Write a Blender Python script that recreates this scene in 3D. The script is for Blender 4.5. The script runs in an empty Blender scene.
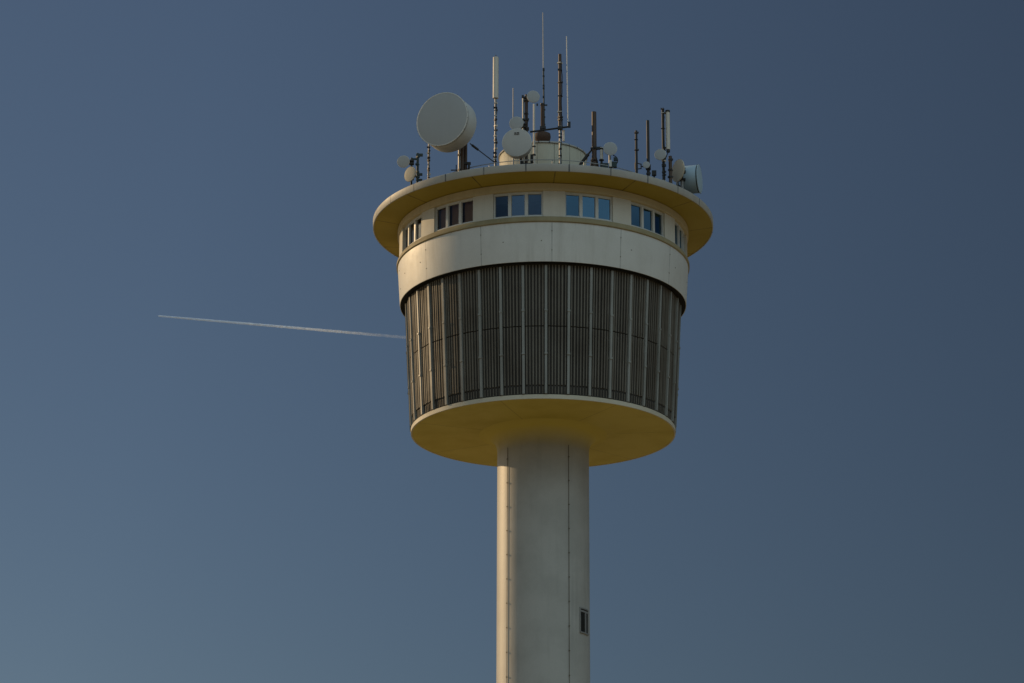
import bpy, bmesh, math, random
from mathutils import Vector, Matrix
random.seed(7)
PI = math.pi
R_ = math.radians
scn = bpy.context.scene
col = scn.collection

# ------------------------------------------------------------------ materials
def new_mat(name):
    m = bpy.data.materials.new(name); m.use_nodes = True
    nt = m.node_tree; nt.nodes.clear()
    out = nt.nodes.new('ShaderNodeOutputMaterial')
    return m, nt, out

def nd(nt, typ, **kw):
    n = nt.nodes.new(typ)
    for k, v in kw.items(): setattr(n, k, v)
    return n

def setin(nt, sock, v):
    if hasattr(v, 'is_output'): nt.links.new(v, sock)
    else: sock.default_value = v

def mth(nt, op, a, b=None, c=None, clamp=False):
    n = nd(nt, 'ShaderNodeMath', operation=op); n.use_clamp = clamp
    for i, v in enumerate((a, b, c)):
        if v is not None: setin(nt, n.inputs[i], v)
    return n.outputs[0]

def noise(nt, vec, scale, detail=4, rough=.55, stretch=(1, 1, 1)):
    mp = nd(nt, 'ShaderNodeMapping'); mp.inputs['Scale'].default_value = stretch
    nt.links.new(vec, mp.inputs['Vector'])
    n = nd(nt, 'ShaderNodeTexNoise'); n.inputs['Scale'].default_value = scale
    n.inputs['Detail'].default_value = detail; n.inputs['Roughness'].default_value = rough
    nt.links.new(mp.outputs[0], n.inputs['Vector'])
    return n.outputs[0]

def ramp(nt, fac, a, b):
    n = nd(nt, 'ShaderNodeMapRange'); n.clamp = True
    n.inputs[1].default_value = a; n.inputs[2].default_value = b
    setin(nt, n.inputs[0], fac)
    return n.outputs[0]

def mixc(nt, fac, a, b, mode='MIX'):
    n = nd(nt, 'ShaderNodeMix', data_type='RGBA', blend_type=mode)
    setin(nt, n.inputs[0], fac)
    for i, v in ((6, a), (7, b)):
        if isinstance(v, tuple): v = (*v[:3], 1)
        setin(nt, n.inputs[i], v)
    return n.outputs[2]

def seam_mask(nt, vec, count, phase_deg, width):
    """radial joints: thin lines at count equal angles round the z axis (metres wide)"""
    s = nd(nt, 'ShaderNodeSeparateXYZ'); nt.links.new(vec, s.inputs[0])
    x, y = s.outputs[0], s.outputs[1]
    th = mth(nt, 'ARCTAN2', x, mth(nt, 'MULTIPLY', y, -1.0))
    q = mth(nt, 'ADD', mth(nt, 'MULTIPLY', th, count / (2 * PI)), -phase_deg * count / 360 + 100.5)
    fr = mth(nt, 'ABSOLUTE', mth(nt, 'SUBTRACT', mth(nt, 'FRACT', q), 0.5))
    rad = mth(nt, 'SQRT', mth(nt, 'ADD', mth(nt, 'MULTIPLY', x, x), mth(nt, 'MULTIPLY', y, y)))
    dist = mth(nt, 'MULTIPLY', mth(nt, 'MULTIPLY', fr, rad), 2 * PI / count)
    return mth(nt, 'SUBTRACT', 1.0, ramp(nt, dist, width * .4, width))

def paint(name, base, dirt=None, rough=.6, amount=.35, streak=.35, seams=None, seam_col=(.05, .05, .045), metal=0.0, spec=.4, bump=.0, scale=1.0):
    m, nt, out = new_mat(name)
    tc = nd(nt, 'ShaderNodeTexCoord'); v = tc.outputs['Object']
    dirt = dirt or tuple(c * .55 for c in base)
    a = ramp(nt, noise(nt, v, .45 * scale, 6, .6), .42, .72)
    c = mixc(nt, mth(nt, 'MULTIPLY', a, amount), base, dirt)
    st = ramp(nt, noise(nt, v, 1.0, 5, .6, (3.2 * scale, 3.2 * scale, .14 * scale)), .5, .78)
    st2 = ramp(nt, noise(nt, v, .25 * scale, 2), .35, .65)
    c = mixc(nt, mth(nt, 'MULTIPLY', mth(nt, 'MULTIPLY', st, st2), streak), c, tuple(d * .75 for d in dirt))
    fine = ramp(nt, noise(nt, v, 14 * scale, 3), .35, .7)
    c = mixc(nt, mth(nt, 'MULTIPLY', fine, .10), c, dirt)
    if seams:
        for (cnt, ph, w, op) in seams:
            k = seam_mask(nt, v, cnt, ph, w)
            wob = ramp(nt, noise(nt, v, 1.7, 3), .3, .6)
            c = mixc(nt, mth(nt, 'MULTIPLY', k, mth(nt, 'MULTIPLY_ADD', wob, .5 * op, .5 * op)), c, seam_col)
    p = nd(nt, 'ShaderNodeBsdfPrincipled')
    nt.links.new(c, p.inputs['Base Color'])
    r = mth(nt, 'MULTIPLY_ADD', a, .12, rough)
    nt.links.new(r, p.inputs['Roughness'])
    p.inputs['Metallic'].default_value = metal
    p.inputs['Specular IOR Level'].default_value = spec
    if bump:
        b = nd(nt, 'ShaderNodeBump'); b.inputs['Strength'].default_value = bump; b.inputs['Distance'].default_value = .02
        nt.links.new(noise(nt, v, 9, 5), b.inputs['Height']); nt.links.new(b.outputs[0], p.inputs['Normal'])
    nt.links.new(p.outputs[0], out.inputs[0])
    return m

M = {}
WALL = (.68, .675, .63)
M['shaft'] = paint('painted_concrete', (.43, .42, .38), (.25, .24, .21), .46, .45, .6, spec=.8, bump=.12)
M['band'] = paint('cream_panels', WALL, (.34, .31, .24), .46, .25, .5, spec=.7, seams=[(13, 3.4, .03, .55)], bump=.08)
M['pier'] = paint('cream_wall', (.62, .59, .50), (.36, .32, .24), .6, .2, .3, bump=.05)
M['lintel'] = paint('ochre_cream_render', (.56, .47, .29), (.34, .28, .15), .6, .3, .3)
M['sill'] = paint('stained_sill', (.36, .30, .17), (.16, .13, .06), .65, .5, .5)
M['soffit'] = paint('ochre_soffit', (.38, .285, .04), (.26, .19, .025), .65, .35, .0, seams=[(13, 4.0, .05, .8)], seam_col=(.06, .035, .01))
M['underside'] = paint('ochre_underside', (.58, .46, .088), (.44, .33, .05), .6, .6, .0, seams=[(7, 33.0, .03, .5)], seam_col=(.12, .07, .02))
M['fascia'] = paint('zinc_fascia', (.46, .45, .41), (.28, .27, .23), .5, .35, .25, seams=[(26, 8.4, .055, 1.0)], metal=.0, seam_col=(.08, .09, .10))
M['deck'] = paint('bitumen_deck', (.12, .12, .115), None, .85)
M['clad'] = paint('weathered_slat', (.172, .152, .118), (.085, .062, .042), .6, .65, .8)
M['clad_back'] = paint('dark_backing', (.042, .038, .031), None, .8)
M['post'] = paint('grey_aluminium_post', (.31, .31, .28), (.15, .14, .11), .5, .5, .8)
M['rim'] = paint('cream_rim', (.60, .55, .43), (.38, .33, .22), .55, .3, .2)
M['frame'] = paint('grey_white_frame', (.60, .60, .56), None, .45, .2, .2)
M['dark'] = paint('dark_metal', (.028, .026, .024), None, .55, .3, .2)
M['groove'] = paint('shadow_gap', (.012, .012, .010), None, .9)
M['brown'] = paint('brown_metal', (.085, .050, .030), (.045, .03, .02), .5, .4, .3)
M['rust'] = paint('rusty_steel', (.085, .052, .036), (.05, .033, .024), .8, .6, .5)
M['galv'] = paint('galvanised_steel', (.34, .33, .31), (.2, .19, .17), .45, .4, .3, metal=.5)
M['white'] = paint('white_fibreglass', (.66, .62, .54), (.45, .4, .32), .45, .25, .3)
M['radome'] = paint('grey_radome', (.42, .43, .425), (.35, .355, .345), .6, .22, .12)
M['radome_pale'] = paint('pale_radome', (.52, .50, .46), (.42, .40, .36), .55, .2, .1)
M['radome_cream'] = paint('cream_radome', (.58, .52, .40), (.42, .37, .27), .55, .2, .1)
M['shroud'] = paint('pale_shroud', (.68, .68, .64), (.3, .28, .23), .5, .3, .25)
M['shroud_blue'] = paint('blue_grey_shroud', (.42, .55, .63), (.28, .38, .44), .5, .3, .3)
M['teal'] = paint('dark_teal_bracket', (.03, .055, .055), None, .55)
M['penthouse'] = paint('cream_penthouse', (.64, .61, .48), (.38, .35, .25), .65, .35, .45, seams=[(16, 15, .03, .7)])
M['interior'] = paint('interior_wall', (.20, .145, .10), None, .8)
M['blind'] = paint('pale_blind', (.58, .48, .42), None, .8, .1, .1)
M['cable'] = paint('cable_grey', (.16, .14, .10), None, .6)
M['emblem'] = paint('emblem_ink', (.10, .09, .085), None, .6)

def blend_bounce_upwards(m, z0, z1, colour):
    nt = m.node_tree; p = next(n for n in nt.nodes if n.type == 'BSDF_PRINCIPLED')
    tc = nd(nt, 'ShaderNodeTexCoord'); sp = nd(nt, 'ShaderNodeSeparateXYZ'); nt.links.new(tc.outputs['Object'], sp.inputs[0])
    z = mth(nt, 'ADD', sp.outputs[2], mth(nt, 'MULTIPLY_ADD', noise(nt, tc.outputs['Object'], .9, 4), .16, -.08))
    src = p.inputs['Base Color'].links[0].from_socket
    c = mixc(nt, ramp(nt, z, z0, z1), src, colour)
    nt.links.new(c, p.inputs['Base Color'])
    k = ramp(nt, z, z0 - .3, z1 - .35)                         # sheen drops off as the painted-in warm light comes in
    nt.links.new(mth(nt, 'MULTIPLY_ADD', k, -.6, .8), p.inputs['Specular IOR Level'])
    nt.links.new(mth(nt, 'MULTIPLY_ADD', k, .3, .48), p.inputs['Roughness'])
blend_bounce_upwards(M['shaft'], 41.9, 42.95, (.60, .48, .11))  # warm light from below painted into the flare, soft blend from shaft tone

def glass_mat(name, tint, refl, extra):
    m, nt, out = new_mat(name)
    tr = nd(nt, 'ShaderNodeBsdfTransparent'); tr.inputs[0].default_value = (*tint, 1)
    gl = nd(nt, 'ShaderNodeBsdfGlossy'); gl.inputs['Roughness'].default_value = .03
    gl.inputs['Color'].default_value = (*refl, 1)
    tc = nd(nt, 'ShaderNodeTexCoord')
    b = nd(nt, 'ShaderNodeBump'); b.inputs['Strength'].default_value = .05; b.inputs['Distance'].default_value = .02
    nt.links.new(noise(nt, tc.outputs['Object'], 1.4, 2), b.inputs['Height']); nt.links.new(b.outputs[0], gl.inputs['Normal'])
    fr = nd(nt, 'ShaderNodeFresnel'); fr.inputs[0].default_value = 1.5
    f = mth(nt, 'ADD', fr.outputs[0], extra, clamp=True)
    mx = nd(nt, 'ShaderNodeMixShader'); nt.links.new(f, mx.inputs[0])
    nt.links.new(tr.outputs[0], mx.inputs[1]); nt.links.new(gl.outputs[0], mx.inputs[2])
    nt.links.new(mx.outputs[0], out.inputs[0]); return m
M['glass'] = glass_mat('plain_glass', (.55, .58, .60), (.6, .7, .8), .0)
M['glass_blue'] = glass_mat('sky_reflection_glass', (.18, .26, .34), (.26, .50, .72), .22)  # reflected blue sky held in the glass colour
M['glass_mid'] = glass_mat('tinted_glass', (.50, .54, .58), (.42, .62, .90), .06)
M['curtain'] = paint('brown_curtain', (.85, .46, .25), None, .85, .3, .4)

def ground_mat():
    m, nt, out = new_mat('dry_fields')
    tc = nd(nt, 'ShaderNodeTexCoord'); v = tc.outputs['Object']
    vo = nd(nt, 'ShaderNodeTexVoronoi'); vo.inputs['Scale'].default_value = .006
    nt.links.new(v, vo.inputs['Vector'])
    c = mixc(nt, ramp(nt, vo.outputs['Color'], .2, .8), (.33, .27, .16), (.20, .19, .11))
    c = mixc(nt, ramp(nt, noise(nt, v, .05, 6), .4, .7), c, (.38, .31, .19))
    p = nd(nt, 'ShaderNodeBsdfPrincipled'); nt.links.new(c, p.inputs['Base Color']); p.inputs['Roughness'].default_value = .95
    nt.links.new(p.outputs[0], out.inputs[0]); return m

def contrail_mat():
    m, nt, out = new_mat('ice_vapour')
    tc = nd(nt, 'ShaderNodeTexCoord'); v = tc.outputs['Object']
    s = nd(nt, 'ShaderNodeSeparateXYZ'); nt.links.new(v, s.inputs[0])
    d1 = nd(nt, 'ShaderNodeBsdfDiffuse'); d1.inputs[0].default_value = (.76, .86, 1, 1)
    d2 = nd(nt, 'ShaderNodeBsdfTranslucent'); d2.inputs[0].default_value = (.76, .86, 1, 1)
    ms = nd(nt, 'ShaderNodeMixShader'); ms.inputs[0].default_value = .55
    nt.links.new(d1.outputs[0], ms.inputs[1]); nt.links.new(d2.outputs[0], ms.inputs[2])
    t = nd(nt, 'ShaderNodeBsdfTransparent')
    lw = nd(nt, 'ShaderNodeLayerWeight'); lw.inputs[0].default_value = .35
    core = mth(nt, 'SUBTRACT', 1.0, lw.outputs['Facing'])
    along = nd(nt, 'ShaderNodeMapRange'); along.clamp = True      # young dense vapour at the head, thin old vapour behind
    along.inputs[1].default_value = 0; along.inputs[2].default_value = 2700; along.inputs[3].default_value = 2.2; along.inputs[4].default_value = .14
    nt.links.new(s.outputs[0], along.inputs[0])
    nz = mth(nt, 'MULTIPLY_ADD', ramp(nt, noise(nt, v, .02, 4), .3, .7), .6, .5)
    a = mth(nt, 'MULTIPLY', mth(nt, 'MULTIPLY', along.outputs[0], nz), ramp(nt, core, 0, .45), clamp=True)
    mx = nd(nt, 'ShaderNodeMixShader'); nt.links.new(a, mx.inputs[0])
    nt.links.new(t.outputs[0], mx.inputs[1]); nt.links.new(ms.outputs[0], mx.inputs[2])
    nt.links.new(mx.outputs[0], out.inputs[0]); return m

# ------------------------------------------------------------------ mesh builder
def P(r, th, z): return (r * math.sin(th), -r * math.cos(th), z)

class MB:
    def __init__(s): s.v = []; s.f = []; s.marks = []; s.hold = False
    def add(s, vs, fs):
        if not s.hold: s.marks.append((len(s.v), len(s.f)))
        o = len(s.v); s.v += [tuple(v) for v in vs]; s.f += [tuple(i + o for i in f) for f in fs]; return s
    def arc(s, t0, t1, lo, hi, n=8):
        """solid between angles (degrees); lo=(r_in,r_out,z), hi=(r_in,r_out,z)"""
        t0, t1 = R_(t0), R_(t1); vs = []; fs = []
        for i in range(n + 1):
            t = t0 + (t1 - t0) * i / n
            vs += [P(lo[0], t, lo[2]), P(lo[1], t, lo[2]), P(hi[1], t, hi[2]), P(hi[0], t, hi[2])]
        for i in range(n):
            a, b = 4 * i, 4 * i + 4
            for k in range(4): fs.append((a + k, a + (k + 1) % 4, b + (k + 1) % 4, b + k))
        fs += [(0, 1, 2, 3), (4 * n, 4 * n + 3, 4 * n + 2, 4 * n + 1)]
        return s.add(vs, fs)
    def lathe(s, prof, n=208, closed=True, mat=None):
        """profile of (r, z) turned round z"""
        vs = []; fs = []; k = len(prof)
        for i in range(n):
            t = 2 * PI * i / n
            vs += [P(r, t, z) for r, z in prof]
        for i in range(n):
            a, b = k * i, k * ((i + 1) % n)
            for j in range(k if closed else k - 1):
                j2 = (j + 1) % k
                fs.append((a + j, a + j2, b + j2, b + j))
        if mat is not None: vs = [mat @ Vector(v) for v in vs]
        return s.add(vs, fs)
    def tube(s, p0, p1, r0, r1=None, n=12):
        p0, p1 = Vector(p0), Vector(p1); r1 = r0 if r1 is None else r1
        q = (p1 - p0).to_track_quat('Z', 'Y'); vs = []; fs = []
        for p, r in ((p0, r0), (p1, r1)):
            for i in range(n):
                t = 2 * PI * i / n; vs.append(p + q @ Vector((r * math.cos(t), r * math.sin(t), 0)))
        for i in range(n): fs.append((i, (i + 1) % n, n + (i + 1) % n, n + i))
        fs += [tuple(range(n))[::-1], tuple(range(n, 2 * n))]
        return s.add(vs, fs)
    def path(s, pts, r, n=8):
        s.marks.append((len(s.v), len(s.f))); s.hold = True
        for a, b in zip(pts[:-1], pts[1:]): s.tube(a, b, r, r, n)
        s.hold = False; return s
    def box(s, c, size, rz=0, bev=0, mat=None):
        sx, sy, sz = (d / 2 for d in size); m = Matrix.Translation(c) @ Matrix.Rotation(rz, 4, 'Z')
        if mat is not None: m = mat @ m
        vs = [m @ Vector((x * sx, y * sy, z * sz)) for x in (-1, 1) for y in (-1, 1) for z in (-1, 1)]
        return s.add(vs, [(0, 1, 3, 2), (4, 6, 7, 5), (0, 4, 5, 1), (2, 3, 7, 6), (0, 2, 6, 4), (1, 5, 7, 3)])
    def build_each(s, name, mat, parent=None):
        """one object per primitive"""
        ends = s.marks[1:] + [(len(s.v), len(s.f))]
        for (v0, f0), (v1, f1) in zip(s.marks, ends):
            b = MB(); b.v = s.v[v0:v1]; b.f = [tuple(i - v0 for i in f) for f in s.f[f0:f1]]
            b.build(name, mat, parent)
    def build(s, name, mat, parent=None, loc=(0, 0, 0), rz=0, sharp=38, recalc=True):
        me = bpy.data.meshes.new(name); me.from_pydata(s.v, [], s.f)
        bm = bmesh.new(); bm.from_mesh(me)
        if recalc: bmesh.ops.recalc_face_normals(bm, faces=bm.faces)
        bm.to_mesh(me); bm.free()
        me.polygons.foreach_set('use_smooth', [True] * len(me.polygons)); me.set_sharp_from_angle(angle=R_(sharp))
        me.materials.append(mat)
        o = bpy.data.objects.new(name, me); col.objects.link(o); o.parent = parent
        o.location = loc; o.rotation_euler = (0, 0, rz)
        return o

def thing(name, label, cat, loc=(0, 0, 0), rz=0, group=None):
    o = bpy.data.objects.new(name, None); o.empty_display_size = .3; col.objects.link(o)
    o.location = loc; o.rotation_euler = (0, 0, rz)
    o['label'] = label; o['category'] = cat
    if group: o['group'] = group
    return o

def dup(o, parent, rz):
    c = o.copy(); col.objects.link(c); c.parent = parent; c.rotation_euler = (0, 0, rz)
    for ch in o.children:
        k = ch.copy(); col.objects.link(k); k.parent = c
    return c

# ------------------------------------------------------------------ the tower
DECK = 55.30
tower = thing('communications_tower', 'cream concrete tower with a dark ribbed drum, ring of windows and wide round roof brim', 'tower')

# shaft with a rounded flare under the drum
prof = [(2.5, -1.0), (2.5, 42.15)]
for i in range(1, 13):
    a = PI / 2 * i / 12
    prof.append((2.5 + 1.0 * (1 - math.cos(a)), 42.15 + .96 * math.sin(a)))
prof += [(3.50, 43.3), (0.8, 43.3), (.8, -1.0)]
shaft = MB().lathe(prof, 128).build('shaft', M['shaft'], tower, sharp=60)

for th in (-49.5, 33.0, 111.0, -127.0):                    # lightning conductors clipped to the shaft
    b = MB(); t = R_(th)
    b.tube(P(2.53, t, 0), P(2.53, t, 42.0), .014, n=8)
    for i in range(33):
        z = 41.35 - 1.32 * i
        if z > .5: b.box(P(2.545, t, z), (.06, .05, .06), t)
    b.build('lightning_cable', M['cable'], shaft)

# small window in the shaft
wt = 61.0
sw = MB(); zc = 32.55; wh = .62; hw = 9.2
sw.arc(wt - hw - 1.4, wt - hw, (2.45, 2.545, zc - wh), (2.45, 2.545, zc + wh), 2)
sw.arc(wt + hw, wt + hw + 1.4, (2.45, 2.545, zc - wh), (2.45, 2.545, zc + wh), 2)
sw.arc(wt - hw - 1.4, wt + hw + 1.4, (2.45, 2.55, zc + wh), (2.45, 2.55, zc + wh + .07), 8)
sw.arc(wt - hw - 1.4, wt + hw + 1.4, (2.45, 2.57, zc - wh - .07), (2.45, 2.57, zc - wh), 8)
sw.arc(wt + .8, wt + 4.0, (2.45, 2.535, zc - wh), (2.45, 2.535, zc + wh - .16), 2)
sw.arc(wt - hw, wt + hw, (2.45, 2.53, zc + wh - .16), (2.45, 2.53, zc + wh - .06), 6)
swo = sw.build('window', M['galv'], tower)
MB().arc(wt - hw, wt + hw, (2.45, 2.508, zc - wh), (2.45, 2.508, zc + wh), 8).build('window_pane', M['groove'], swo)

# drum: underside, rim, cladding
MB().lathe([(3.501, 43.111), (7.15, 43.150), (7.15, 43.35), (3.501, 43.35)]).build('drum_underside', M['underside'], tower)
MB().lathe([(7.152, 43.135), (7.232, 43.135), (7.236, 43.36), (7.152, 43.36)]).build('drum_rim', M['rim'], tower)
def rc(z): return 7.16 + (z - 43.36) * (7.54 - 7.16) / (50.49 - 43.36)
MB().lathe([(rc(43.37), 43.37), (rc(47.04), 47.04), (rc(47.04) - .04, 47.045), (rc(47.09) - .04, 47.085), (rc(47.09), 47.09), (rc(50.5), 50.5), (6.6, 50.5), (6.6, 43.37)]).build('drum_backing', M['clad_back'], tower)
ribs = MB(); NP = 39
for k in range(NP):
    for j in range(1, 7):
        t = 1.2 + k * 360 / NP + j * 360 / NP / 7 + random.uniform(-.09, .09)
        w = .27 + random.uniform(-.07, .05)
        d = .07 + random.uniform(-.03, .02)
        ribs.arc(t - w * .6, t + w * .6, (rc(43.45) + .002, rc(43.45) + .03, 43.42), (rc(43.8) + .002, rc(43.8) + .03, 43.80), 1)
        ribs.arc(t - w, t + w, (rc(43.9) + .002, rc(43.9) + d, 43.88 + random.uniform(0, .03)), (rc(47.03) + .002, rc(47.03) + d, 47.03), 1)
        ribs.arc(t - w, t + w, (rc(47.09) + .002, rc(47.09) + d, 47.09), (rc(50.4) + .002, rc(50.4) + d, 50.40), 1)
ribs.build('drum_slats', M['clad'], tower)
for k in range(NP):
    t = 1.2 + k * 360 / NP
    b = MB()
    for z0, z1, e in ((43.40, 45.54, .135), (45.58, 47.88, .15), (47.92, 50.36, .135)):
        w = .50
        b.arc(t - w, t + w, (rc(z0) + .003, rc(z0) + e, z0), (rc(z1) + .003, rc(z1) + e, z1), 1)
    for z0 in (45.54, 47.88):
        b.arc(t - .6, t + .6, (rc(z0) + .003, rc(z0) + .175, z0 - .03), (rc(z0) + .003, rc(z0) + .175, z0 + .07), 1)
    b.build('drum_post', M['post'], tower)

# parapet band with an overhanging lower edge
MB().lathe([(7.45, 50.515), (7.90, 50.485), (7.90, 50.53), (7.45, 50.56)]).build('band_underside', M['groove'], tower)  # near-black colour paints in the shade under the overhang
MB().lathe([(7.902, 50.47), (7.928, 50.47), (7.937, 50.50), (8.075, 52.62), (7.4, 52.62), (7.4, 50.6), (7.902, 50.6)]).build('parapet_band', M['band'], tower)
b = MB()
for k in range(NP // 3):
    t = 3.4 + k * 360 / 13
    for z, o in ((51.1, 0), (52.15, 0), (51.6, random.choice((-4, 5, 9)))):
        q = R_(t + o); r = 7.937 + (z - 50.5) * (8.075 - 7.937) / 2.12
        b.tube(P(r - .02, q, z), P(r + .015, q, z), .03, n=8)
b.build_each('panel_anchor', M['cable'], tower)
MB().lathe([(7.5, 52.625), (8.10, 52.625), (8.15, 52.66), (8.15, 52.80), (8.06, 52.95), (7.5, 52.95)]).build('window_sill', M['sill'], tower)
# ring of windows: 13 groups between 13 piers
NW = 13; PER = 360 / NW; WIN = 19.3
ZB, ZT = 52.955, 54.40
piers = MB()
for k in range(NW):
    right = 0.0 + k * PER
    piers.arc(right + .02, right + PER - WIN - .02, (7.55, 8.03, ZB), (7.55, 8.03, ZT), 6)
piers.build_each('window_pier', M['pier'], tower)
MB().lathe([(7.5, 54.405), (8.075, 54.405), (8.11, 54.43), (8.12, 54.80), (7.5, 54.80)]).build('lintel_ring', M['lintel'], tower)

def window_frame():
    b = MB(); t0, t1 = -WIN + .05, -.05; ri, ro = 7.80, 7.93
    f = .42
    b.arc(t0, t1, (ri, ro, ZT - .10), (ri, ro, ZT - .005), 8)
    b.arc(t0, t1, (ri, ro + .05, ZB + .004), (ri, ro + .05, ZB + .08), 8)
    b.arc(t0, t0 + f, (ri, ro, ZB + .08), (ri, ro, ZT - .10), 1)
    b.arc(t1 - f, t1, (ri, ro, ZB + .08), (ri, ro, ZT - .10), 1)
    pw = (WIN - .1 - 2 * f - 2 * 1.15) / 3; edges = []
    x = t0 + f
    for i in range(3):
        edges.append((x, x + pw))
        b.arc(x, x + .12, (ri, ro - .03, ZB + .08), (ri, ro - .03, ZT - .10), 1)
        b.arc(x + pw - .12, x + pw, (ri, ro - .03, ZB + .08), (ri, ro - .03, ZT - .10), 1)
        b.arc(x + .12, x + pw - .12, (ri, ro - .03, ZB + .08), (ri, ro - .03, ZB + .135), 3)
        b.arc(x + .12, x + pw - .12, (ri, ro - .03, ZT - .14), (ri, ro - .03, ZT - .10), 3)
        x += pw
        if i < 2:
            b.arc(x, x + 1.15, (ri, ro + .01, ZB + .08), (ri, ro + .01, ZT - .10), 2); x += 1.15
    return b, edges
fb, edges = window_frame()
win0 = fb.build('window', M['frame'], tower)
g = MB()
for a, b_ in edges:                                             # one flat sheet of glass per opening
    a2, b2 = R_(a + .2), R_(b_ - .2); r = 7.84
    z0, z1 = ZB + .12, ZT - .13
    g.add([P(r, a2, z0), P(r, b2, z0), P(r, b2, z1), P(r, a2, z1)], [(0, 1, 2, 3)])
g.build('window_pane', M['glass_mid'], win0, recalc=False)
for k in range(1, NW):
    w_ = dup(win0, tower, R_(k * PER))
    if k > 10:
        pane = w_.children[0]; pane.data = pane.data.copy(); pane.data.materials[0] = M['glass']
    if k in (1, 2, 3, 4):                                        # blue sky reflection is put into the colour of these panes
        pane = w_.children[0]; pane.data = pane.data.copy(); pane.data.materials[0] = M['glass_blue']
# blinds drawn behind the window group on the sunny side
bl = MB()
for a, b_ in edges: bl.arc(a + .1, b_ - .1, (7.60, 7.62, ZB + .02), (7.60, 7.62, ZT - .05), 4)
bl.build('window_blind', M['blind'], tower, rz=R_(-2 * PER))
bl.build('window_curtain', M['curtain'], tower, rz=R_(-PER))
MB().lathe([(5.2, 52.6), (5.3, 52.6), (5.3, 54.85), (5.2, 54.85)], 96).build('inner_wall', M['interior'], tower)
MB().lathe([(5.3, 52.55), (7.5, 52.55), (7.5, 52.62), (5.3, 52.62)], 96).build('inner_floor', M['interior'], tower)
MB().lathe([(5.3, 54.81), (7.5, 54.81), (7.5, 54.9), (5.3, 54.9)], 96).build('inner_ceiling', M['frame'], tower)

# roof brim
MB().lathe([(7.6, 54.815), (8.135, 54.835), (9.455, 55.00), (9.455, 55.06), (7.6, 55.06)]).build('brim_soffit', M['soffit'], tower)
MB().lathe([(9.44, 54.975), (9.49, 54.975), (9.498, 54.985), (9.51, 55.365), (9.49, 55.385), (9.36, 55.385), (9.36, 55.07), (9.44, 55.07)]).build('brim_fascia', M['fascia'], tower)
MB().lathe([(0.2, 55.08), (9.355, 55.08), (9.355, DECK - .06), (2.6, DECK), (.2, DECK)]).build('roof_deck', M['deck'], tower)

# lift housing on the roof
MB().lathe([(.1, DECK - .05), (2.45, DECK - .05), (2.45, 59.30), (.1, 59.30)], 96).build('lift_housing', M['penthouse'], tower)
MB().lathe([(.05, 59.305), (2.50, 59.305), (2.52, 59.33), (2.50, 59.40), (.05, 59.46)], 96).build('housing_roof', M['fascia'], tower)

# railing round the roof
RR = 7.2
rail = thing('roof_railing', 'thin grey railing with posts running round the tower roof behind the antennas', 'railing', (0, 0, DECK - .02))
b = MB()
for z in (1.20, .62): b.lathe([(RR - .016, z - .016), (RR + .016, z - .016), (RR + .016, z + .016), (RR - .016, z + .016)], 120)
b.build_each('rail_tube', M['galv'], rail)
b = MB()
for k in range(26):
    t = R_(k * 360 / 26 + 4)
    b.tube(P(RR, t, 0), P(RR, t, 1.19), .02, n=6)
b.build_each('railing_post', M['galv'], rail)

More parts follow.
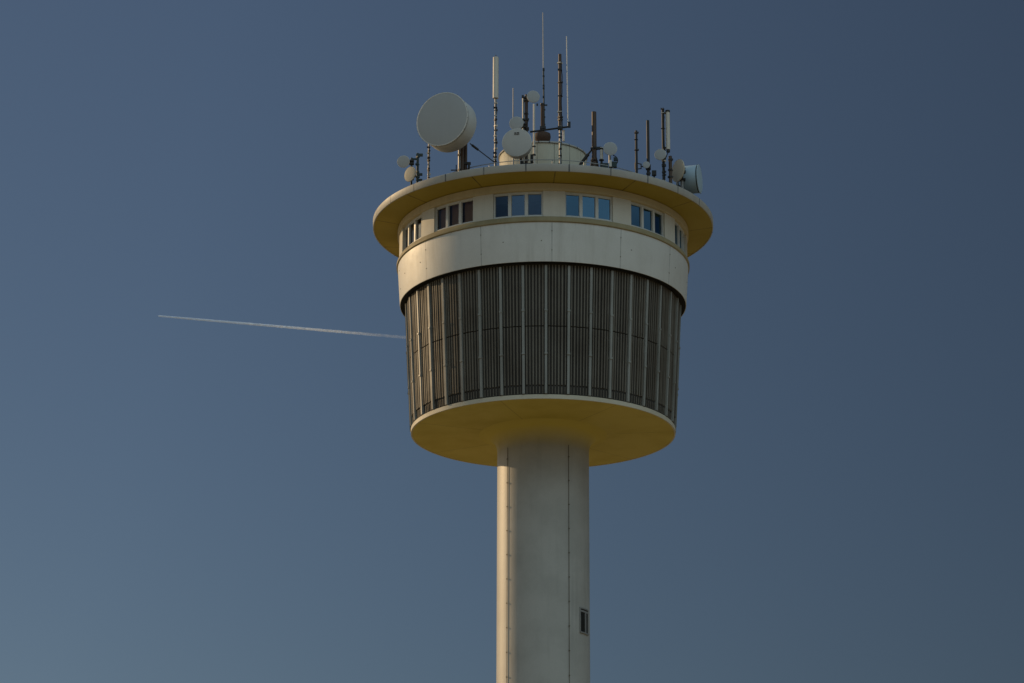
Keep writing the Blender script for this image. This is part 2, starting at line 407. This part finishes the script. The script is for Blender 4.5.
# ------------------------------------------------------------------ dish antennas
def dish(label, face, R, yaw, depth=.25, kind='shallow', radome='radome', shell='shroud', pole=None, group='dish antennas on the tower roof', emblem=False, bolts=0, tilt=0):
    """face = centre of the round front in world space; yaw degrees, negative turns to the left; pole = world xy of what carries it"""
    root = thing('dish_antenna', label, 'dish antenna', face, R_(yaw), group)
    Rx = Matrix.Rotation(R_(90 + tilt), 4, 'X')                # z axis of the lathe becomes local -y (the front)
    n = 64
    b = MB()
    b.lathe([(.001, .035 * R), (R * .5, .028 * R), (R * .9, .008 * R), (R * .985, -.01 * R), (R * .985, -.03), (.001, -.03)], n, True, Rx)
    b.build('radome', M[radome], root, sharp=50)
    b = MB(); L = depth
    if kind == 'drum':
        prof = [(R * .99, .0), (R * 1.02, -.012), (R * 1.02, -.05 * R), (R * .96, -.052 * R), (R * .96, -.13 * R), (R * 1.0, -.132 * R), (R, -L * .97), (R * .985, -L), (R * .8, -L - .06), (R * .35, -L - .16), (.001, -L - .17), (.001, -L + .05), (R * .95, -.06)]
    else:
        prof = [(R * .985, .0), (R * 1.015, -.008), (R * 1.015, -.05), (R * .97, -.06), (R * .82, -L * .45), (R * .5, -L * .82), (R * .18, -L), (.001, -L), (.001, -.05), (R * .9, -.04)]
    b.lathe(prof, n, True, Rx); b.build('shroud' if kind == 'drum' else 'reflector', M[shell], root, sharp=45)
    if kind == 'drum':
        MB().lathe([(R * .955, -.055 * R), (R * .975, -.055 * R), (R * .975, -.128 * R), (R * .955, -.128 * R)], n, True, Rx).build('gap_shade', M['groove'], root)  # black ring painting in the shade of the gap behind the face
    if bolts:
        b = MB()
        for k in range(bolts):
            t = 2 * PI * (k + .5) / bolts
            c = Rx @ Vector((R * 1.02 * math.cos(t), R * 1.02 * math.sin(t), -.03))
            b.box(c, (.03, .05, .03))
        b.build_each('rim_bolt', M['galv'], root)
    b = MB()
    b.tube((0, L * .7 if kind != 'drum' else L, 0), (0, L + .16, 0), R * .16 + .02, n=12)
    if pole:
        inv = Matrix.Rotation(-R_(yaw), 4, 'Z')
        q = inv @ Vector((pole[0] - face[0], pole[1] - face[1], 0))
        b.tube((0, L + .1, 0), (q.x, q.y, 0), .045, n=8)
        if R > .5:
            for dz in (-.45 * R, .45 * R): b.tube((0, L + .02, dz * .8), (q.x, q.y, dz), .04, n=8)
        for dz in ((-.5 * R, .5 * R) if R > .5 else (-.08, .08)):
            b.box((q.x, q.y, dz), (.26 if R < .5 else .34, .26 if R < .5 else .34, .08), -R_(yaw))
    b.build('mounting_bracket', M['dark'], root)
    if emblem:
        b = MB(); z = R * .62
        yy = -.03 * R - .012
        b.box((-.075, yy, z + .055), (.10, .012, .05)); b.box((.07, yy, z + .055), (.12, .012, .05))
        b.box((-.09, yy, z - .03), (.07, .012, .07)); b.box((.03, yy, z - .035), (.12, .012, .05)); b.box((.12, yy, z - .02), (.03, .012, .09))
        b.build_each('emblem', M['emblem'], root)
    return root

# ------------------------------------------------------------------ masts
def mast(name, label, cat, x, y, segs, mat='dark', clamps=(), cm='dark', base=True, group='antenna masts on the tower roof', clampmix=False):
    """segs: (z0, z1, r0, r1, material, part name)"""
    root = thing(name, label, cat, (x, y, DECK - .03), 0, group)
    for (z0, z1, r0, r1, mt, pn) in segs:
        MB().tube((0, 0, z0 - DECK + .03), (0, 0, z1 - DECK + .03), r0, r1, 14).build(pn, M[mt], root)
    if clamps:
        b = MB(); w = MB()
        for i, z in enumerate(clamps):
            tgt = w if (clampmix and i % 3 == 1) else b
            rr = max([max(s[2], s[3]) for s in segs if s[0] <= z <= s[1]] or [.06])
            off = rr + .03
            a = random.uniform(-1.2, 1.2)
            tgt.box((math.sin(a) * .01, -math.cos(a) * .01, z - DECK), (rr * 2 + random.uniform(.008, .03), rr * 2 + random.uniform(.008, .03), random.uniform(.03, .11)), a)
            if random.random() < .5: tgt.box((math.copysign(off + .005, math.sin(a)), 0, z - DECK + .02), (.05, .05, .10))
        b.build_each('clamp', M[cm], root)
        if w.v: w.build_each('glint_clamp', M['white'], root)  # white clamps: glints on the metal put into their colour
    if len(clamps) > 5:                                         # coaxial feed tied loosely to the pole
        zt = max(clamps) - DECK; b = MB(); pts = []; a0 = random.uniform(-2.6, -.5); k = 26
        for i in range(k):
            z = .05 + zt * i / (k - 1)
            rr = max([max(q[2], q[3]) for q in segs if q[0] <= z + DECK <= q[1]] or [.06]) + .02 + (.025 if i % 3 == 1 else 0) + random.uniform(0, .012)
            a = a0 + .35 * math.sin(i * .7 + a0)
            pts.append((rr * math.cos(a), rr * math.sin(a), z))
        b.path(pts, .016, 6).build('feed_cable', M['groove'], root)
    if base:
        b = MB(); b.tube((0, 0, 0), (0, 0, .04), .2, n=12); b.tube((0, 0, .04), (0, 0, .3), segs[0][2] + .03, n=12)
        b.build('base_plate', M['galv'], root)
    return root

def fr(z0, z1, n): return [z0 + (z1 - z0) * (i + .5) / n + random.uniform(-.13, .13) for i in range(n)]

# left edge: two small dishes on a short frame
m = mast('antenna_mast', 'short dark teal mast with stubby brackets beside the two small dishes at the left brim', 'mast', -6.88, -3.9,
     [(DECK - .03, 58.13, .07, .07, 'teal', 'pole')], clamps=(57.95, 57.5, 57.05, 56.75), cm='teal')
b = MB()
b.tube((-.33, 0, 0), (-.33, 0, 2.6), .055, n=10); b.box((-.17, 0, 2.52), (.40, .08, .09)); b.box((.1, 0, 2.76), (.36, .12, .14)); b.box((.12, 0, 1.62), (.3, .12, .12)); b.box((.14, 0, 1.3), (.26, .1, .1))
b.build_each('side_bracket', M['teal'], m)
dish('small grey round dish facing forward at the far left, above a cream dish', (-7.66, -4.05, 57.60), .345, -8, .20, pole=(-7.21, -3.9))
dish('small sunlit cream dish turned left at the far left brim, below a grey dish', (-7.28, -4.45, 56.71), .42, -42, .26, radome='radome_cream', shell='radome_cream', pole=(-7.21, -3.9))
mast('antenna_mast', 'thin pole with pale and dark clamps left of and partly behind the biggest dish', 'mast', -6.2, -5.5,
     [(DECK - .03, 58.8, .05, .045, 'galv', 'pole')], clamps=fr(56.0, 58.0, 10), cm='dark', clampmix=True)

# biggest dish
dish('biggest grey dish, a deep round drum facing front left above the left brim', (-5.43, -7.6, 58.68), 1.50, -24, 1.22, 'drum', 'radome', 'shroud', pole=(-4.45, -6.1), bolts=30)
m = mast('antenna_mast', 'stout braced double pole mast carrying the biggest drum shaped dish', 'mast', -4.5, -6.1,
     [(DECK - .03, 59.6, .09, .09, 'galv', 'pole')], clamps=(56.35, 57.2), cm='dark')
b = MB(); b.tube((.32, .05, 0), (.32, .05, 2.6), .085, n=12); b.tube((.14, -.02, 0), (.14, -.02, 3.6), .11, n=12)
b.build_each('second_pole', M['brown'], m)
b = MB()
b.path([(.9, .2, .0), (.2, 0, 1.45)], .06); b.path([(-.1, .9, 0), (.1, 0, 1.7)], .06)
b.box((.35, 0, 1.42), (.5, .16, .12)); b.box((-.3, -.1, 1.0), (.34, .05, .05)); b.box((-.18, -.12, 1.12), (.05, .05, .34)); b.box((.5, -.1, 1.2), (.12, .12, .3))
b.build_each('brace', M['dark'], m)
b = MB(); b.tube((.55, -.2, 2.5), (1.92, -.2, 1.38), .03, n=8); b.tube((.66, -.2, 2.41), (1.0, -.2, 2.13), .065, n=10)
b.build('stay_rod', M['dark'], m)

# tall pale panel antenna
mast('antenna_mast', 'tall mast topped by a long cream tube, just right of the biggest dish', 'mast', -2.57, -6.3,
     [(DECK - .03, 60.45, .058, .058, 'galv', 'pole'), (60.40, 62.80, .155, .155, 'white', 'antenna_tube'), (62.80, 62.95, .03, .02, 'dark', 'tip')],
     clamps=fr(56.6, 60.3, 17), cm='dark', clampmix=True)

# central cluster
mast('whip_antenna', 'faint thin pale whip standing above the two dishes left of the roof centre', 'antenna', -1.65, -3.2,
     [(DECK - .03, 58.6, .05, .05, 'galv', 'pole'), (58.6, 62.28, .03, .025, 'galv', 'whip')], group='whip antennas')
m = mast('antenna_mast', 'dark twin pole mast with clamps carrying two small dishes near the roof centre', 'mast', -.90, -5.2,
     [(DECK - .03, 61.05, .085, .085, 'brown', 'pole')], clamps=fr(57.2, 60.0, 9), cm='dark')
b = MB(); b.tube((-.17, 0, 0), (-.17, 0, 5.62), .06, n=12); b.build('second_pole', M['galv'], m)
b = MB(); b.box((-.2, -.03, 5.66), (.12, .12, .14)); b.box((-.08, 0, 4.3), (.4, .2, .1)); b.box((-.08, 0, 3.1), (.4, .2, .1))
b.build_each('pole_link', M['dark'], m)
dish('small grey dish at the very top of the dark twin pole mast', (-.52, -5.6, 60.79), .345, 6, .20, pole=(-.90, -5.2))
dish('small grey dish directly above the pale medium dish at the roof centre', (-1.45, -5.6, 59.23), .38, -6, .22, pole=(-1.07, -5.2))
dish('medium pale drum dish with a small dark emblem, low at the roof centre', (-1.41, -6.85, 57.62), .79, -7, .46, 'drum', 'radome_pale', 'shroud', pole=(-1.2, -6.0), emblem=True)
m = mast('antenna_mast', 'short dark stand behind the medium pale dish with the emblem', 'mast', -1.2, -6.0,
     [(DECK - .03, 58.1, .09, .09, 'dark', 'pole')])
b = MB(); b.path([(.75, .1, 0), (.05, 0, 1.6)], .06); b.box((.35, -.1, 1.25), (.5, .25, .3)); b.box((.6, -.05, 1.7), (.16, .2, .45))
b.build_each('bracket', M['dark'], m)
mast('antenna_mast', 'plain slim white pole rising under the topmost small dish', 'mast', -.49, -3.0,
     [(DECK - .03, 61.4, .06, .055, 'white', 'pole')], clamps=(58.9, 58.4), cm='dark')

# mast on top of the lift housing
root = thing('whip_antenna', 'tallest thin whip antenna, on a rusty column and bowl above the lift housing', 'antenna', (-.02, 0, 59.42), 0, 'whip antennas')
MB().lathe([(.001, 0), (.16, 0), (.16, .75), (.28, .88), (.43, 1.02), (.47, 1.18), (.44, 1.36), (.34, 1.42), (.12, 1.40), (.001, 1.40)], 40).build('bowl_base', M['rust'], root)
MB().tube((0, 0, 1.38), (0, 0, 3.12), .105, n=14).build('column', M['rust'], root)
b = MB(); b.tube((0, 0, 3.12), (0, 0, 3.22), .13, n=14); b.box((-.3, 0, 3.16), (.09, .09, .12)); b.box((.12, 0, 3.13), (.3, .07, .07)); b.box((.02, -.05, 1.72), (.34, .24, .14))
for z in (1.95, 2.4, 2.85): b.box((.08, 0, z), (.16, .1, .07))
b.build_each('column_fitting', M['dark'], root)
MB().tube((.10, 0, 1.7), (.05, 0, 5.40), .045, .045, 10).build('rod', M['teal'], root)
b = MB()
for z in (3.62, 4.15, 4.32, 4.9, 5.3): b.box((.065, 0, z), (.11, .11, random.uniform(.05, .16)))
b.build_each('rod_clamp', M['dark'], root)
MB().tube((.05, 0, 5.38), (.02, 0, 8.84), .032, .022, 8).build('whip', M['radome_pale'], root)

# two tone mast with cross arm and leaning whip
m = mast('antenna_mast', 'tall dark mast with long cross arm and leaning whip, right of the rusty column', 'mast', .94, -5.2,
     [(DECK - .03, 59.2, .06, .06, 'galv', 'lower_pole'), (59.0, 63.45, .10, .085, 'brown', 'upper_pole')],
     clamps=fr(56.8, 60.3, 11) + [61.8, 62.55, 62.95, 61.0], cm='dark', clampmix=True)
z0 = DECK - .03
b = MB(); b.tube((-1.64, -.1, 58.83 - z0), (.52, -.1, 59.14 - z0), .055, n=8); b.box((0, -.05, 59.07 - z0), (.26, .26, .16)); b.box((.5, -.1, 59.25 - z0), (.14, .12, .32))
b.build('cross_arm', M['dark'], m)
MB().tube((.44, -.1, 59.15 - z0), (.37, -.1, 64.48 - z0), .034, .024, 8).build('whip', M['shroud'], m)
MB().tube((.2, .05, 58.34 - z0), (.2, .05, 58.98 - z0), .06, n=10).build('stub_antenna', M['white'], m)

# thick brown column with brace
m = mast('antenna_mast', 'thick dark brown column with a slanted brace, right of the lift housing', 'mast', 2.78, -6.0,
     [(DECK - .03, 59.71, .135, .125, 'brown', 'pole')], clamps=(57.6, 56.9), cm='dark')
b = MB(); b.tube((-.05, 0, 57.62 - z0), (-1.35, .1, 55.95 - z0), .05, n=8); b.tube((-.32, .02, 57.26 - z0), (-.75, .04, 56.7 - z0), .085, n=10); b.tube((0, .1, 57.5 - z0), (.6, 1.3, 0), .06, n=8); b.tube((-.05, -.0, 57.3 - z0), (-.42, -.1, 0), .05, n=8)
b.box((.15, 0, 57.6 - z0), (.5, .18, .12))
b.build_each('brace', M['dark'], m)
mast('antenna_mast', 'short stubby pale antenna between the thick brown column and a small dish', 'mast', 3.17, -6.1,
     [(DECK - .03, 57.0, .06, .06, 'dark', 'pole'), (56.9, 57.6, .085, .085, 'white', 'antenna_tube')], clamps=(57.55, 56.9), cm='dark')
dish('small grey dish with a cable loop under it, right of the thick brown column', (3.64, -6.4, 57.43), .37, 3, .22, pole=(3.62, -5.95))
m = mast('antenna_mast', 'short cluttered stand with a looped cable carrying the dish right of the brown column', 'mast', 3.62, -5.95,
     [(DECK - .03, 57.6, .06, .06, 'galv', 'pole')])
b = MB(); lp = [(.12 + .30 * math.cos(t), -.15, 56.85 - z0 + .30 * math.sin(t)) for t in [R_(-120 + i * 200 / 14) for i in range(15)]]
b.path(lp, .028); b.build('cable_loop', M['dark'], m)
b = MB(); b.box((.16, -.1, 56.62 - z0), (.42, .25, .3)); b.box((-.32, -.08, 56.52 - z0), (.45, .22, .35)); b.box((.3, -.1, 56.95 - z0), (.2, .16, .16)); b.build_each('junction_box', M['teal'], m)
b = MB(); b.box((.02, -.3, 56.62 - z0), (.14, .12, .38)); b.build('pale_box', M['white'], m)

# right edge
mast('antenna_mast', 'slim dark pole with knobs, first of two bare poles on the right brim', 'mast', 5.05, -6.3,
     [(DECK - .03, 58.5, .075, .065, 'dark', 'pole')], clamps=(58.4, 57.4, 58.0), cm='dark')
mast('antenna_mast', 'smooth dark pole carrying a tiny grey dish low on the right brim', 'mast', 5.70, -5.9,
     [(DECK - .03, 59.25, .085, .08, 'dark', 'pole')], clamps=(56.5, 56.2), cm='dark')
dish('tiny grey dish at the foot of a smooth dark pole on the right', (5.58, -6.3, 56.53), .19, -5, .13, pole=(5.70, -5.9))
b = MB(); b.path([(5.3, -6.2, 56.35), (4.98, -6.2, 56.3), (4.98, -6.2, 56.68), (5.3, -6.2, 56.6)], .03); b.tube((5.3, -6.2, 56.48), (5.72, -5.92, 56.48), .03, n=8)
b.tube((5.3, -6.2, 56.33), (5.3, -6.2, 56.62), .03, n=8)
o = b.build('bracket_frame', M['dark'], None)
o['label'] = 'small open dark bracket frame left of the tiny dish on the right'; o['category'] = 'bracket'
m = mast('antenna_mast', 'tall dark mast paired with a bright cream tube on the right brim', 'mast', 6.55, -5.4,
     [(DECK - .03, 60.10, .075, .075, 'dark', 'pole')], clamps=[60.15, 59.9, 59.0, 57.75, 57.6, 56.9, 56.3] + fr(55.9, 57.2, 4), cm='dark', clampmix=True)
MB().tube((.26, 0, 57.75 - z0), (.26, 0, 59.92 - z0), .115, n=16).build('antenna_tube', M['white'], m)
b = MB(); b.tube((.26, 0, 59.92 - z0), (.26, 0, 60.03 - z0), .13, n=14); b.tube((.26, 0, 57.6 - z0), (.26, 0, 57.75 - z0), .1, n=14); b.box((.13, 0, 59.88 - z0), (.3, .1, .08)); b.box((.13, 0, 57.85 - z0), (.3, .1, .08)); b.path([(.26, 0, 57.6 - z0), (.05, 0, 57.1 - z0)], .025)
b.build_each('tube_cap', M['dark'], m)
mast('antenna_mast', 'short thick brown post beside the paired mast and cream tube on the right', 'mast', 6.92, -5.35,
     [(DECK - .03, 57.38, .095, .095, 'brown', 'pole')], clamps=(57.2, 56.6, 56.2), cm='dark')
dish('small grey dish on the left of the paired mast with a cream tube', (6.36, -5.8, 57.32), .31, -12, .18, pole=(6.55, -5.4))
b = MB(); b.tube((6.02, -5.6, DECK - .03), (6.02, -5.6, 56.30), .05, n=8); b.box((6.02, -5.62, 56.3), (.24, .2, .26))
o = b.build('junction_box', M['dark'], None); o['label'] = 'small black box on a post left of the paired mast on the right brim'; o['category'] = 'junction box'

dish('bright sunlit cream dish turned sharply left at the right brim', (7.34, -4.7, 56.80), .62, -60, .30, radome='radome_cream', shell='radome_cream', pole=(7.62, -4.1))
mast('antenna_mast', 'low grey post between the sunlit cream dish and the blue grey drum at right', 'mast', 7.62, -4.1,
     [(DECK - .03, 57.3, .06, .06, 'galv', 'pole')])
rd = dish('blue grey drum shaped dish seen from the side at the far right of the brim', (8.62, -3.4, 56.80), .78, 76, .95, 'drum', 'shroud_blue', 'shroud_blue', pole=(7.4, -3.2), bolts=22)
mast('antenna_mast', 'hidden grey post behind the blue grey drum dish at the far right', 'mast', 7.4, -3.2,
     [(DECK - .03, 57.5, .08, .08, 'galv', 'pole')])

# ------------------------------------------------------------------ ground, contrail
g = bpy.data.meshes.new('ground'); n = 96
gv = [(0, 0, 0)] + [(60000 * math.cos(2 * PI * i / n), 60000 * math.sin(2 * PI * i / n), 0) for i in range(n)]
g.from_pydata(gv, [], [(0, i + 1, (i + 1) % n + 1) for i in range(n)]); g.materials.append(ground_mat())
go = bpy.data.objects.new('ground', g); col.objects.link(go); go['kind'] = 'structure'

# vapour trail at 10.25 km altitude, about 32 km away
A = Vector((-4532.0, 31670.0, 10250.0)); B = Vector((-1400.0, 32600.0, 10250.0))
Lc = (B - A).length; b = MB(); vs = []; fs = []; NS, NR = 150, 12; rnd = random.Random(3)
ph = [rnd.uniform(0, 6.28) for _ in range(6)]
for i in range(NS + 1):
    u = i / NS; x = u * Lc
    r = min(9 + 2 * min(1, u / .12) + 9 * u, 60) * (1 + +.06 * math.sin(u * 170 + ph[0]) * min(1, u * 3) + rnd.uniform(-.07, .07) * min(1, u * 5))
    if i == 0: r = 4
    oy = .8 * math.sin(u * 60 + ph[1]) * u; oz = 1.0 * math.sin(u * 75 + ph[2]) * u
    for j in range(NR):
        t = 2 * PI * j / NR; vs.append((x, oy + r * math.cos(t), oz + r * math.sin(t)))
for i in range(NS):
    for j in range(NR): fs.append((i * NR + j, i * NR + (j + 1) % NR, (i + 1) * NR + (j + 1) % NR, (i + 1) * NR + j))
fs += [tuple(range(NR)), tuple(range(NS * NR, (NS + 1) * NR))]
b.add(vs, fs)
ct = b.build('contrail', contrail_mat(), None, A, math.atan2(B.y - A.y, B.x - A.x), sharp=180)
ct['label'] = 'thin white vapour trail across the blue sky left of the tower'; ct['category'] = 'contrail'

# ------------------------------------------------------------------ sky and sun
SKY_GAMMA, SKY_TINT, FILL_CLOUD = 1.4, (.755, .725, .675), (29, 39, 44.5)
SLATE = (2.7, 4.0, 6.5)
SUN_AZ, SUN_EL = -58.0, 20.0            # degrees from +Y (view direction) towards +X, elevation
sv = Vector((math.sin(R_(SUN_AZ)) * math.cos(R_(SUN_EL)), math.cos(R_(SUN_AZ)) * math.cos(R_(SUN_EL)), math.sin(R_(SUN_EL))))
w = bpy.data.worlds.new('World'); scn.world = w; w.use_nodes = True
nt = w.node_tree; nt.nodes.clear()
sky = nd(nt, 'ShaderNodeTexSky', sky_type='NISHITA'); sky.sun_disc = False
sky.sun_elevation = R_(SUN_EL); sky.sun_rotation = R_(SUN_AZ)
sky.air_density = 1.0; sky.dust_density = .6; sky.ozone_density = 1.2; sky.altitude = 100
gm = nd(nt, 'ShaderNodeGamma'); gm.inputs['Gamma'].default_value = SKY_GAMMA
nt.links.new(sky.outputs[0], gm.inputs[0])
tint = mixc(nt, 1.0, gm.outputs[0], SKY_TINT, 'MULTIPLY')
tint = mixc(nt, .45, tint, SLATE)                              # thin even haze over the clear sky
dp = nd(nt, 'ShaderNodeVectorMath', operation='DOT_PRODUCT'); dp.inputs[1].default_value = sv
tg = nd(nt, 'ShaderNodeTexCoord'); nt.links.new(tg.outputs['Generated'], dp.inputs[0])
pol = nd(nt, 'ShaderNodeMapRange'); pol.clamp = True           # deeper blue away from the sun
for i_, v_ in enumerate((.30, .68, .55, 1.05)): pol.inputs[i_ + 1].default_value = v_
nt.links.new(dp.outputs['Value'], pol.inputs[0])
cb = nd(nt, 'ShaderNodeCombineColor')
for i_ in range(3): nt.links.new(pol.outputs[0], cb.inputs[i_])
tint = mixc(nt, 1.0, tint, cb.outputs[0], 'MULTIPLY')
# added unseen cloud sheet behind the viewer, fills the tower's shaded face
tc = nd(nt, 'ShaderNodeTexCoord'); dv = tc.outputs['Generated']
sp = nd(nt, 'ShaderNodeSeparateXYZ'); nt.links.new(dv, sp.inputs[0])
side = mth(nt, 'ADD', mth(nt, 'MULTIPLY', sp.outputs[0], .40), mth(nt, 'MULTIPLY', sp.outputs[1], -.94))
region = ramp(nt, side, .12, .55)
puff = ramp(nt, noise(nt, dv, 3.2, 7, .6, (1, 1, 2.2)), .30, .62)
low = ramp(nt, sp.outputs[2], .14, .42)
cov = mth(nt, 'MULTIPLY', mth(nt, 'MULTIPLY', region, puff), low)
skyc = mixc(nt, cov, tint, FILL_CLOUD)
bg = nd(nt, 'ShaderNodeBackground'); bg.inputs['Strength'].default_value = .05
wo = nd(nt, 'ShaderNodeOutputWorld')
nt.links.new(skyc, bg.inputs[0]); nt.links.new(bg.outputs[0], wo.inputs[0])
sl = bpy.data.lights.new('sun', 'SUN'); sl.energy = 4.4; sl.angle = R_(.53); sl.color = (1.0, .70, .38)
so = bpy.data.objects.new('sun', sl); col.objects.link(so); so.rotation_euler = sv.to_track_quat('Z', 'Y').to_euler()
so.location = (0, 0, 100)

# ------------------------------------------------------------------ camera
F = Vector((-0.01091272, 0.95454259, 0.29787474)); Rv = Vector((0.99994027, 0.01059985, 0.00266576)); U = Vector((6.12848e-04, -0.297886042, 0.954601241))
cd = bpy.data.cameras.new('camera'); co = bpy.data.objects.new('camera', cd); col.objects.link(co)
mat = Matrix((Rv, U, -F)).transposed().to_4x4(); mat.translation = (0, -150, 1.7)
co.matrix_world = mat
cd.sensor_width = 36; cd.lens = 36 * 2844 / 1024; cd.clip_start = 1; cd.clip_end = 150000
scn.camera = co
scn.render.engine = 'CYCLES'
scn.view_settings.view_transform = 'Standard'; scn.view_settings.look = 'None'
scn.view_settings.exposure = -.87; scn.view_settings.gamma = 1
